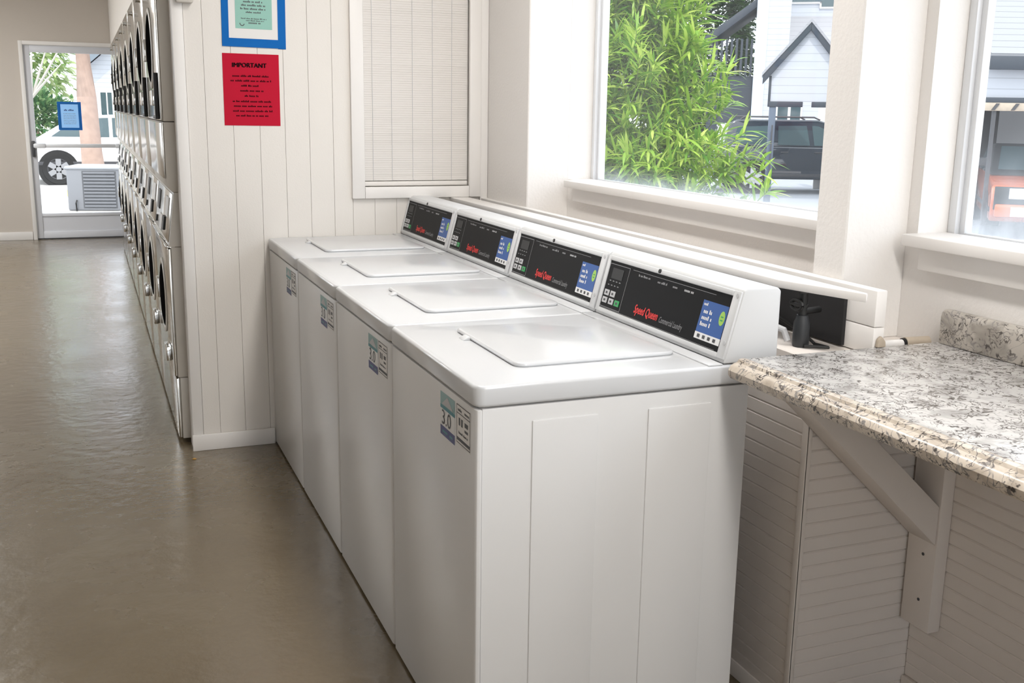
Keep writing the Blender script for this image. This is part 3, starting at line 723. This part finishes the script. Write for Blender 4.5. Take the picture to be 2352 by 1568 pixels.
# ------------------------------------------------------------------ outdoors: ground
LOT = mat('asphalt', (.36, .38, .41), .8, var=.15, vscale=1.2, bump=.2, bscale=40)
CONC = mat('pale_concrete', (.55, .54, .52), .8, var=.1, vscale=2)
structure(MB().box(1.4, 60, -40, 70, -.45, -.35).build('ground_parking', LOT))
structure(MB().box(-30, 1.38, 10.92, 80, -.4, -.15).build('ground_walk', CONC))

structure(MB().box(-30, 1.38, -40, -6.12, -.4, -.15).build('ground_back', CONC))
structure(MB().box(-30, -3.12, -6.12, 10.92, -.4, -.15).build('ground_left', CONC))

# foliage helpers
def leaf(m, p, d, L, wd_, droop, mi=0, rnd=random, n=4):
    d = Vector(d).normalized(); side = d.cross(Vector((0, 0, 1)))
    if side.length < .1: side = Vector((1, 0, 0))
    side = (side.normalized()+Vector((rnd.uniform(-.4, .4), rnd.uniform(-.4, .4), rnd.uniform(-.6, .6)))).normalized()
    prev = None; q = Vector(p); v = d.copy()
    for i in range(n+1):
        f = i/n; wl = wd_*math.sin(PI*min(.97, .12+.88*f))**.8 if i < n else .0008
        a = m.bm.verts.new(q-side*wl); b = m.bm.verts.new(q+side*wl)
        if prev: fc = m.bm.faces.new((prev[0], prev[1], b, a)); fc.material_index = mi
        prev = (a, b); q = q+v*(L/n); v = (v+Vector((0, 0, -droop/n))).normalized()
def shrub_willowy(center, rad, shoots, label):
    R = random.Random(11); cx, cy, cz = center
    t = thing('leafy_shrub', (cx, cy, -.35), label, 'shrub'); o = W(t)
    m = MB(); st = MB()
    for s in range(shoots):
        # a shoot tip on or inside the lumpy ellipsoid
        while True:
            v = Vector((R.gauss(0, 1), R.gauss(0, 1), R.gauss(0, 1))).normalized()
            if v.x < .55: break
        k = R.uniform(.3, 1)**.6*(1+.16*math.sin(5*v.y+3*v.z)+.12*math.sin(9*v.z+2*v.x))
        tip = Vector((cx+v.x*rad[0]*k, cy+v.y*rad[1]*k, cz+v.z*rad[2]*k))
        if s % 4 == 0: tip.z = R.uniform(.25, 1.35)
        if tip.y < (4.75 if tip.z > 1.4 else 4.5): continue
        gd = (v+Vector((0, 0, .55))+Vector((R.uniform(-.4, .4), R.uniform(-.4, .4), R.uniform(-.2, .4)))).normalized()
        b0 = tip-gd*R.uniform(.22, .38)
        st.tube([b0, b0.lerp(tip, .5), tip], [.004, .003, .0015], 4)
        for i in range(R.randint(15, 22)):
            f = R.uniform(.1, 1.0); ph = R.uniform(0, 2*PI)
            q = gd.to_track_quat('Z', 'Y'); rad_ = q @ Vector((math.cos(ph), math.sin(ph), 0))
            d = (gd*(.35+.7*f)+rad_*R.uniform(.6, 1.1)).normalized()
            leaf(m, b0.lerp(tip, f), d, R.uniform(.11, .21), R.uniform(.009, .014), R.uniform(.3, 1.1), 0, R)
    m.build('foliage', mat_leaf('willowy_leaves', (.11, .28, .03), (.34, .54, .06), (.62, .74, .17)), t, off=o)
    for k in range(6):
        an = k*PI/3; st.tube([(cx+.1*math.cos(an), cy+.1*math.sin(an), -.35), (cx+.3*math.cos(an), cy+.4*math.sin(an), .5), (cx+.6*rad[0]*math.cos(an), cy+.6*rad[1]*math.sin(an), cz)], [.03, .02, .006], 6)
    st.build('stems', mat('green_stem', (.16, .2, .07), .6), t, off=o)
    return t
shrub_willowy((3.3, 6.0, 1.15), (1.05, 1.55, 2.3), 3900, 'bright yellow-green shrub with long narrow leaves just outside the big window')
def tree(name, base, crown, rad, n, L, cols, label, cat='tree', trunk=.12, seed=1):
    R = random.Random(seed); t = thing(name, base, label, cat); o = W(t); m = MB(); c = Vector(crown)
    for i in range(n):
        v = Vector((R.gauss(0, 1), R.gauss(0, 1), R.gauss(0, 1))).normalized()
        k = R.uniform(.45, 1)**.5*(1+.2*math.sin(4*v.y+6*v.z)+.15*math.sin(7*v.x-5*v.z))
        p = c+Vector((v.x*rad[0], v.y*rad[1], v.z*rad[2]))*k
        leaf(m, p, v+Vector((R.uniform(-.8, .8), R.uniform(-.8, .8), R.uniform(-.6, .6))), L*R.uniform(.7, 1.3), L*.22, .6, 0, R, 2)
    m.build('foliage', mat_leaf(name+'_leaves', *cols), t, off=o)
    MB().tube([base, (base[0]+.05, base[1], (base[2]+crown[2])/2), crown], [trunk, trunk*.8, trunk*.4], 8).build('trunk', mat(name+'_bark', (.22, .15, .11), .8, var=.3), t, off=o)
    return t
DKG = ((.012, .04, .012), (.03, .09, .02), (.07, .15, .035))
tree('evergreen_tree', (19.95, 31.75, -.35), (19.95, 31.75, 4.4), (2.2, 1.5, 4.8), 15000, .30, DKG, 'dark green tree behind the bright shrub left of the white building', seed=3)

# ------------------------------------------------------------------ white building with covered stair
AX = Vector((.927, -.375, 0)); BK = Vector((.375, .927, 0))      # along and behind the facades over the car park
ang = math.atan2(AX.y, AX.x); ang2 = -.613
WSIDE = mat_lines('white_siding', (.55, .57, .61), 2, .16, .5)
SHING = mat_lines('pale_shingles', (.30, .31, .33), 2, .11, .8, .9, .6)
ROOFW = mat_lines('white_shingles', (.40, .40, .42), 2, .15, .6, .9, .8)
bd = thing('white_building', (18.3, 25.75, -.35), 'tall white sided building with dark covered stair on its left behind the carport', 'building', rotz=ang2)
m = MB(); m.box(0, 7.5, 0, 5, 0, 3.3).box(0, .95, 0, 5, 3.3, 8).box(.95, 7.5, 2.2, 5, 3.3, 8)
m.build('wall', WSIDE, bd)
m = MB(); m.prism([(-.15, 3.25), (2.25, 4.75), (2.25, 4.9), (-.15, 3.4)], 'x', .96, 7.6, .01); m.build('roof', ROOFW, bd)
m = MB(); m.box(-.04, .30, -.03, .0, 0, 8, .005); m.build('corner_board', mat('pale_blue_board', (.62, .72, .85), .6), bd)
m = MB(); m.box(1.0, 7.5, -.22, -.14, 3.2, 3.36, .01); m.build('gutter', TRIM, bd)
for x0, x1, z0, z1 in ((.75, 1.05, 1.62, 2.12), (1.13, 1.42, 1.62, 2.12)):
    f = MB().box(x0-.05, x1+.05, -.04, .01, z0-.05, z1+.05, .005).build('window_frame', TRIM, bd); MB().box(x0, x1, -.05, -.035, z0, z1).build('window_pane', TINT, f)
for x0, x1, z0, z1 in ((1.9, 2.9, 5.15, 5.7), (1.0, 1.9, 5.3, 5.9)):
    f = MB().box(x0-.06, x1+.06, 2.15, 2.21, z0-.06, z1+.06, .005).build('window_frame', TRIM, bd); MB().box(x0, x1, 2.13, 2.15, z0, z1).build('window_pane', TINT, f)
m = MB(); m.box(-1.4, -.02, .3, 3.0, 0, 2.95)
m.build('stair_wall', DKPAINT, bd)
m = MB()
for k in range(9): m.box(-1.37+k*.15, -1.30+k*.15, .25, .30, 2.95, 4.05)
m.build('balusters', DKPAINT, bd)
m = MB(); m.prism([(-1.9, 3.55), (.0, 5.0), (.0, 5.25), (-1.9, 3.85)], 'y', .1, 3.2, .01); m.build('stair_roof', DKPAINT, bd)

# gabled carport in front of it
cp = thing('gabled_carport', (12.55, 16.9, -.35), 'white gabled carport with dark blue trim and post over the dark car', 'carport', rotz=ang2)
Z0 = .35
GX, GA = .80, .80
m = MB(); m.prism([(.06, 2.08), (.06, 2.62), (GX, 3.52), (2*GX-.06, 2.62), (2*GX-.06, 2.08)], 'y', .0, .12)
m.build('gable_wall', WSIDE, cp)
for s_ in (-1, 1): MB().prism([(GX, 3.50), (GX, 3.72), (GX+s_*.90, 2.66), (GX+s_*.90, 2.42)], 'y', -.12, -.001, .01).build('barge_board', DKPAINT, cp)
m = MB()
for s_ in (-1, 1): m.prism([(GX, 3.66), (GX, 3.73), (GX+s_*.92, 2.66), (GX+s_*.92, 2.59)], 'y', -.14, 1.3, 0)
m.build('roof', ROOFW, cp)
m = MB(); m.box(.05, .74, -.04, .16, 1.97, 2.08, .01).box(.92, 1.6, -.04, .16, 1.97, 2.08, .01).box(.03, .08, -.03, .13, 1.97, 2.6, .01); m.build('beam', DKPAINT, cp)
m = MB(); m.box(1.28, 1.5, 4.6, 4.8, 0, 2.6, .01); m.build('white_column', TRIM, cp)
m = MB(); m.box(.07, .21, -.02, .12, 0, 1.97, .01); m.build('post', mat('blue_grey_post', (.10, .13, .18), .5), cp)
m = MB(); m.box(.14, .17, -.13, -.1, .45, 1.6).box(.15, .8, -.12, -.1, .62, .66); m.build('hose_rack', DARKGREY, cp)

# ------------------------------------------------------------------ cars
def wheel(parent, x, y, r, side, rimmat, name='wheel'):
    """axle along local y; side = -1 for the face towards -y"""
    m = MB(); prof = [(r*.66, -.10), (r*.94, -.105), (r, -.08), (r, .08), (r*.94, .105), (r*.66, .10)]
    m.lathe(prof, (x, y, r), 'y', 28)
    w_ = m.build(name, BLACK, parent)
    m = MB(); yy = y+side*.10
    m.lathe([(r*.70, -.01), (r*.66, .01), (r*.60, .0), (r*.58, -.05), (0, -.05)] if side > 0 else [(r*.70, .01), (r*.66, -.01), (r*.60, 0), (r*.58, .05), (0, .05)], (x, yy, r), 'y', 28, 1)
    for k in range(6):
        an = k*PI/3; T = Matrix.Translation((x, yy, r)) @ Matrix.Rotation(an, 4, 'Y')
        m.box(-r*.16, r*.16, -.02, .012, r*.06, r*.64, .004, 1, 0, T)
    m.cyl((x, yy-.03, r), (x, yy+.018*side, r), r*.16, seg=16)
    m.build('rim', [rimmat, DARKGREY], w_)
    return w_
def make_car(name, loc, rotz, label, L, Wd, H, paint, kind, rim, top=None):
    t = thing(name, loc, label, 'car', rotz=rotz); h = Wd/2
    if kind == 'suv':
        body = [(0.05, .42), (0, .62), (.02, 1.02), (.10, 1.10), (L*.72, 1.08), (L*.93, .98), (L-.02, .82), (L, .50), (L-.08, .34), (.15, .34)]
        roof = [(.10, 1.09), (.22, H-.12), (.40, H-.03), (L*.50, H-.02), (L*.56, H-.10), (L*.735, 1.08)]
        wins = [[(.30, 1.14), (.42, H-.19), (1.22, H-.16), (1.22, 1.13)], [(1.36, 1.13), (1.36, H-.16), (2.02, H-.15), (2.10, 1.12)], [(2.20, 1.12), (2.14, H-.15), (L*.50, H-.16), (L*.68, 1.12)]]
        wx = (.80, L-.95)
    else:
        body = [(.06, .36), (0, .55), (.03, .86), (.15, .93), (L*.70, .93), (L*.95, .80), (L, .62), (L-.03, .35), (L-.2, .25), (.2, .25)]
        roof = [(.35, .92), (1.1, H-.05), (L*.50, H), (L*.74, .92)]
        wins = [[(.65, .97), (1.15, H-.10), (1.75, H-.07), (1.75, .96)], [(1.82, .96), (1.82, H-.07), (L*.49, H-.08), (L*.68, .96)]]
        wx = (.75, L-.85)
    m = MB(); m.prism(body, 'y', -h, h, .05, 3); bo = m.build('body', paint, t)
    t2 = bmesh.new(); A = [t2.verts.new((p[0], -h+.03+(p[1]-1.0)*.22, p[1])) for p in roof]; B = [t2.verts.new((p[0], h-.03-(p[1]-1.0)*.22, p[1])) for p in roof]
    t2.faces.new(A); t2.faces.new(B[::-1]); n = len(roof)
    for i in range(n): t2.faces.new((A[i], B[i], B[(i+1) % n], A[(i+1) % n]))
    bmesh.ops.recalc_face_normals(t2, faces=t2.faces); m = MB(); m._bev(t2, .035, 3); m._merge(t2); m.build('cabin', top or paint, t)
    for wn in wins:
        for s in (-1, 1):
            pts = [(p[0], s*(h-.024-(p[1]-1.0)*.22), p[1]) for p in wn]
            MB().quad(pts if s < 0 else pts[::-1]).build('side_window', TINT, t, smooth=False)
    ra, rb = roof[-2], roof[-1]
    f0, f1 = .15, .88
    q = lambda f, s: (ra[0]+(rb[0]-ra[0])*f+.03, s*(h-.15-(ra[1]+(rb[1]-ra[1])*f-1.0)*.22), ra[1]+(rb[1]-ra[1])*f+.03)
    MB().quad([q(f1, -1), q(f0, -1), q(f0, 1), q(f1, 1)]).build('windscreen', TINT, t, smooth=False)
    r = .36 if kind == 'suv' else .32
    for x in wx:
        m = MB(); m.lathe([(0, -h-.004), (r*1.2, -h-.004), (r*1.2, -h+.02)], (x, 0, r+.0), 'y', 28); m.lathe([(0, h+.004), (r*1.2, h+.004), (r*1.2, h-.02)], (x, 0, r), 'y', 28); m.build('wheel_arch', BLACK, t)
        for s in (-1, 1): wheel(t, x, s*(h-.09), r, s, rim)
    m = MB(); m.box(.2, L-.15, -h-.008, -h+.03, .40, .47, .004).box(.2, L-.15, h-.03, h+.008, .40, .47, .004); m.build('side_moulding', DARKGREY, t)
    m = MB()
    for x in (1.42, 2.2): m.box(x, x+.17, -h-.02, -h+.01, .95, .98, .005); m.box(x, x+.17, h-.01, h+.02, .95, .98, .005)
    m.build('door_handle', DARKGREY, t)
    m = MB()
    for s in (-1, 1): m.box(L-.05, L+.05, s*h*.55-.16, s*h*.55+.16, .62, .78, .01)
    m.build('headlight', mat('headlamp_glass', (.75, .78, .8), .1), t)
    m = MB()
    for s in (-1, 1): m.box(-.01, .06, s*h*.8-.09, s*h*.8+.09, .72, 1.0, .01)
    m.build('tail_light', mat('tail_red', (.4, .01, .01), .2), t)
    m = MB(); m.box(-.06, .12, -h+.05, h-.05, .36, .56, .03).box(L-.1, L+.06, -h+.05, h-.05, .34, .54, .03); m.build('bumper', DARKGREY if kind == 'suv' else paint, t)
    if kind == 'suv':
        m = MB()
        for s in (-1, 1): m.tube([(.5, s*(h-.25), H-.02), (.6, s*(h-.25), H+.04), (L*.48, s*(h-.25), H+.04), (L*.51, s*(h-.25), H-.02)], .018, 8)
        m.build('roof_rail', DARKGREY, t)
    m = MB()
    for s in (-1, 1): m.box(L*.66, L*.66+.12, s*(h+.08)-.09, s*(h+.08)+.09, 1.05, 1.18, .02)
    m.build('mirror', DARKGREY, t)
    return t
NAVYP = mat('dark_blue_paint', (.012, .022, .035), .12, coat=1)
make_car('parked_suv', (13.27, 19.98, -.35), ang, 'dark navy estate car parked under the gabled carport', 4.6, 1.8, 1.72, NAVYP, 'suv', mat('silver_rim', (.7, .71, .72), .3, metal=.5))

# ------------------------------------------------------------------ long carport with pale shingle roof (right window)
lc = thing('long_carport', (12.05, 10.72, -.35), 'long open carport with pale shingle roof and dark fascia seen through the right window', 'carport', rotz=ang)
m = MB(); m.prism([(-.30, 2.66), (5.0, 4.9), (5.0, 5.0), (-.30, 2.76)], 'x', .02, 9, 0); m.build('roof', SHING, lc)
m = MB(); m.box(.0, 9, -.36, -.29, 2.52, 2.72, .01); m.build('fascia', DKPAINT, lc)
m = MB(); m.box(-.05, 9, -.1, .0, 2.12, 2.66); m.build('wall_band', WSIDE, lc)
m = MB(); m.box(-.05, 9, -.16, -.1, 2.04, 2.12, .005); m.build('dark_rail', DKPAINT, lc)
m = MB(); m.box(-.05, 9, -.18, -.08, 1.92, 2.04, .005)
for x in (.15, .45, .75, 1.3): m.prism([(x, 1.93), (x+.05, 1.93), (x+.12, 2.03), (x+.07, 2.03)], 'y', -.2, -.18, 0, 1, 1)
m.build('beam', [WOODTAN, DARKGREY], lc)
m = MB(); m.box(.20, .25, -.15, -.10, 0, 1.92); m.build('post', DARKGREY, lc)
m = MB(); m.box(2.6, 2.75, -.15, 0, 0, 1.92); m.build('post', DARKGREY, lc)
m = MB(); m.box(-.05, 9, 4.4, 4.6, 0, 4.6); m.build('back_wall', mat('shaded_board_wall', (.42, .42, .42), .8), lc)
m = MB(); m.box(.52, 1.9, 3.4, 3.5, .0, 2.2); m.build('dark_shed_door', mat('black_brown', (.02, .016, .015), .6), lc)
oc = make_car('orange_car', (0, 0, 0), 0, 'orange car with black top facing out from the long carport', 4.2, 1.75, 1.4, mat('orange_paint', (.62, .13, .03), .2, coat=1), 'sedan', CHROME, mat('black_top', (.015, .014, .014), .5))
# its nose towards the building: rear stands deeper in the carport
P0 = Vector((12.08, 10.22, -.35)); oc.rotation_euler = (0, 0, -2.3)
oc.location = (15.49, 12.77, -.35)
m = MB(); m.box(4.17, 4.235, -.84, .84, .45, .80, .01); m.build('grille', BLACK, oc)
m = MB(); m.box(4.262, 4.275, -.6, -.25, .36, .50, .003); m.build('number_plate', WHITE, oc)

# ------------------------------------------------------------------ outdoors beyond the glass door
t = thing('tree_trunk', (-.56, 19.4, -.15), 'thick pale reddish tree trunk beyond the glass door', 'tree'); o = W(t)
m = MB(); m.tube([(-.56, 19.4, -.15), (-.60, 19.4, .6), (-.62, 19.4, 1.6), (-.66, 19.4, 3.2), (-.62, 19.4, 6)], [.23, .19, .175, .17, .15], 14)
m.build('trunk', mat('reddish_bark', (.46, .33, .27), .9, var=.3, vscale=9, bump=.6, bscale=14), t, off=o)
tree('spreading_tree', (-3.6, 30, -.15), (-2.9, 29.5, 3.6), (1.95, 2.0, 3.0), 7000, .26, ((.16, .28, .08), (.36, .48, .18), (.6, .66, .38)), 'pale green leafy tree beyond the glass door left of the trunk', seed=5)
tree('low_bush', (-1.9, 27.0, -.15), (-1.75, 27.0, .85), (.9, .8, .95), 2600, .2, ((.03, .12, .04), (.10, .25, .08), (.3, .45, .2)), 'dark green bush behind the parked white car at the trunk', 'bush', .05, 6)
t = thing('bare_tree', (-2.1, 24.8, -.15), 'bare pale branches forking in front of the leafy tree', 'tree'); o = W(t)
m = MB(); R = random.Random(9)
m.tube([(-2.1, 24.8, -.15), (-1.95, 24.8, 1.0), (-1.75, 24.8, 1.7)], [.06, .05, .045], 8)
for dx, dz in ((.45, 1.3), (.9, 1.5), (.1, 1.6), (-.4, 1.2), (.7, .8)):
    m.tube([(-1.75, 24.8, 1.6), (-1.75+dx*.5, 24.8+R.uniform(-.2, .2), 1.6+dz*.5), (-1.75+dx, 24.8, 1.6+dz)], [.035, .025, .01], 6)
m.build('branches', mat('grey_branch', (.5, .47, .42), .8), t, off=o)
# condenser
cu = thing('air_conditioner_unit', (-.55, 15.62, -.15), 'grey outdoor air conditioner condenser outside the glass door', 'air conditioner', rotz=math.radians(-15))
m = MB(); m.box(-.38, .38, -.34, .34, .03, .67, .03, 3); cb = m.build('case', mat('condenser_grey', (.24, .25, .27), .5), cu)
MB().box(-.40, .40, -.36, .36, .65, .70, .025, 3).build('top_cover', mat('condenser_top', (.4, .42, .45), .5), cu)
m = MB()
for k in range(11): m.box(-.13, .33, -.358, -.338, .09+k*.05, .115+k*.05, .004, 1)
m.box(-.15, .35, -.3435, -.3405, .07, .63, 0, 1, 1); m.build('louvre_grille', [mat('grille_grey', (.20, .21, .23), .5), mat('grille_back', (.11, .115, .125), .6)], cu)
MB().box(-.394, -.380, -.28, -.16, .24, .34).build('yellow_label', mat('yellow_label_paint', (.85, .72, .02), .5), cu)
m = MB(); m.box(-.4, .4, -.36, .36, 0, .03); m.build('base', CONC, cu)
m = MB(); m.tube([(-.25, -.36, .03), (-.25, -.38, .15), (-.24, -.355, .19)], .012, 8); m.build('refrigerant_pipe', BLACK, cu)
# white car, wheel seen
make_car('white_car', (-1.98, 22.3, -.15), 0, 'white car whose wheel shows beyond the condenser outside the glass door', 4.3, 1.75, 1.42, mat('white_car_paint', (.8, .8, .8), .2, coat=1), 'sedan', mat('silver_rim_pale', (.35, .355, .37), .35, metal=.3))
# far house and car
hs = thing('far_house', (1.2, 41, -.15), 'white house with grey roof far beyond the tree trunk', 'house'); o = W(hs)
m = MB(); m.prism([(-.35, -.15), (-.35, 2.9), (2.2, 5.1), (4.5, 2.9), (4.5, -.15)], 'y', 41, 46); m.build('wall', WSIDE, hs, off=o)
m = MB()
m.prism([(-.75, 2.6), (-.75, 2.95), (2.2, 5.5), (2.2, 5.15)], 'y', 40.6, 46.2).prism([(2.2, 5.15), (2.2, 5.5), (5.0, 2.95), (5.0, 2.6)], 'y', 40.6, 46.2); m.build('roof', mat('grey_roof', (.22, .26, .30), .8), hs, off=o)
f = MB().box(-.12, .40, 40.92, 41, .75, 2.0).build('window_frame', TRIM, hs, off=o); MB().box(-.05, .14, 40.9, 40.95, .85, 1.9).box(.19, .34, 40.9, 40.95, .85, 1.9).build('window_pane', TINT, f, off=o)
make_car('blue_car', (-.5, 33.5, -.15), 0, 'pale blue car parked in front of the far house', 4.2, 1.7, 1.4, mat('pale_blue_paint', (.35, .48, .62), .2, coat=1), 'sedan', CHROME)
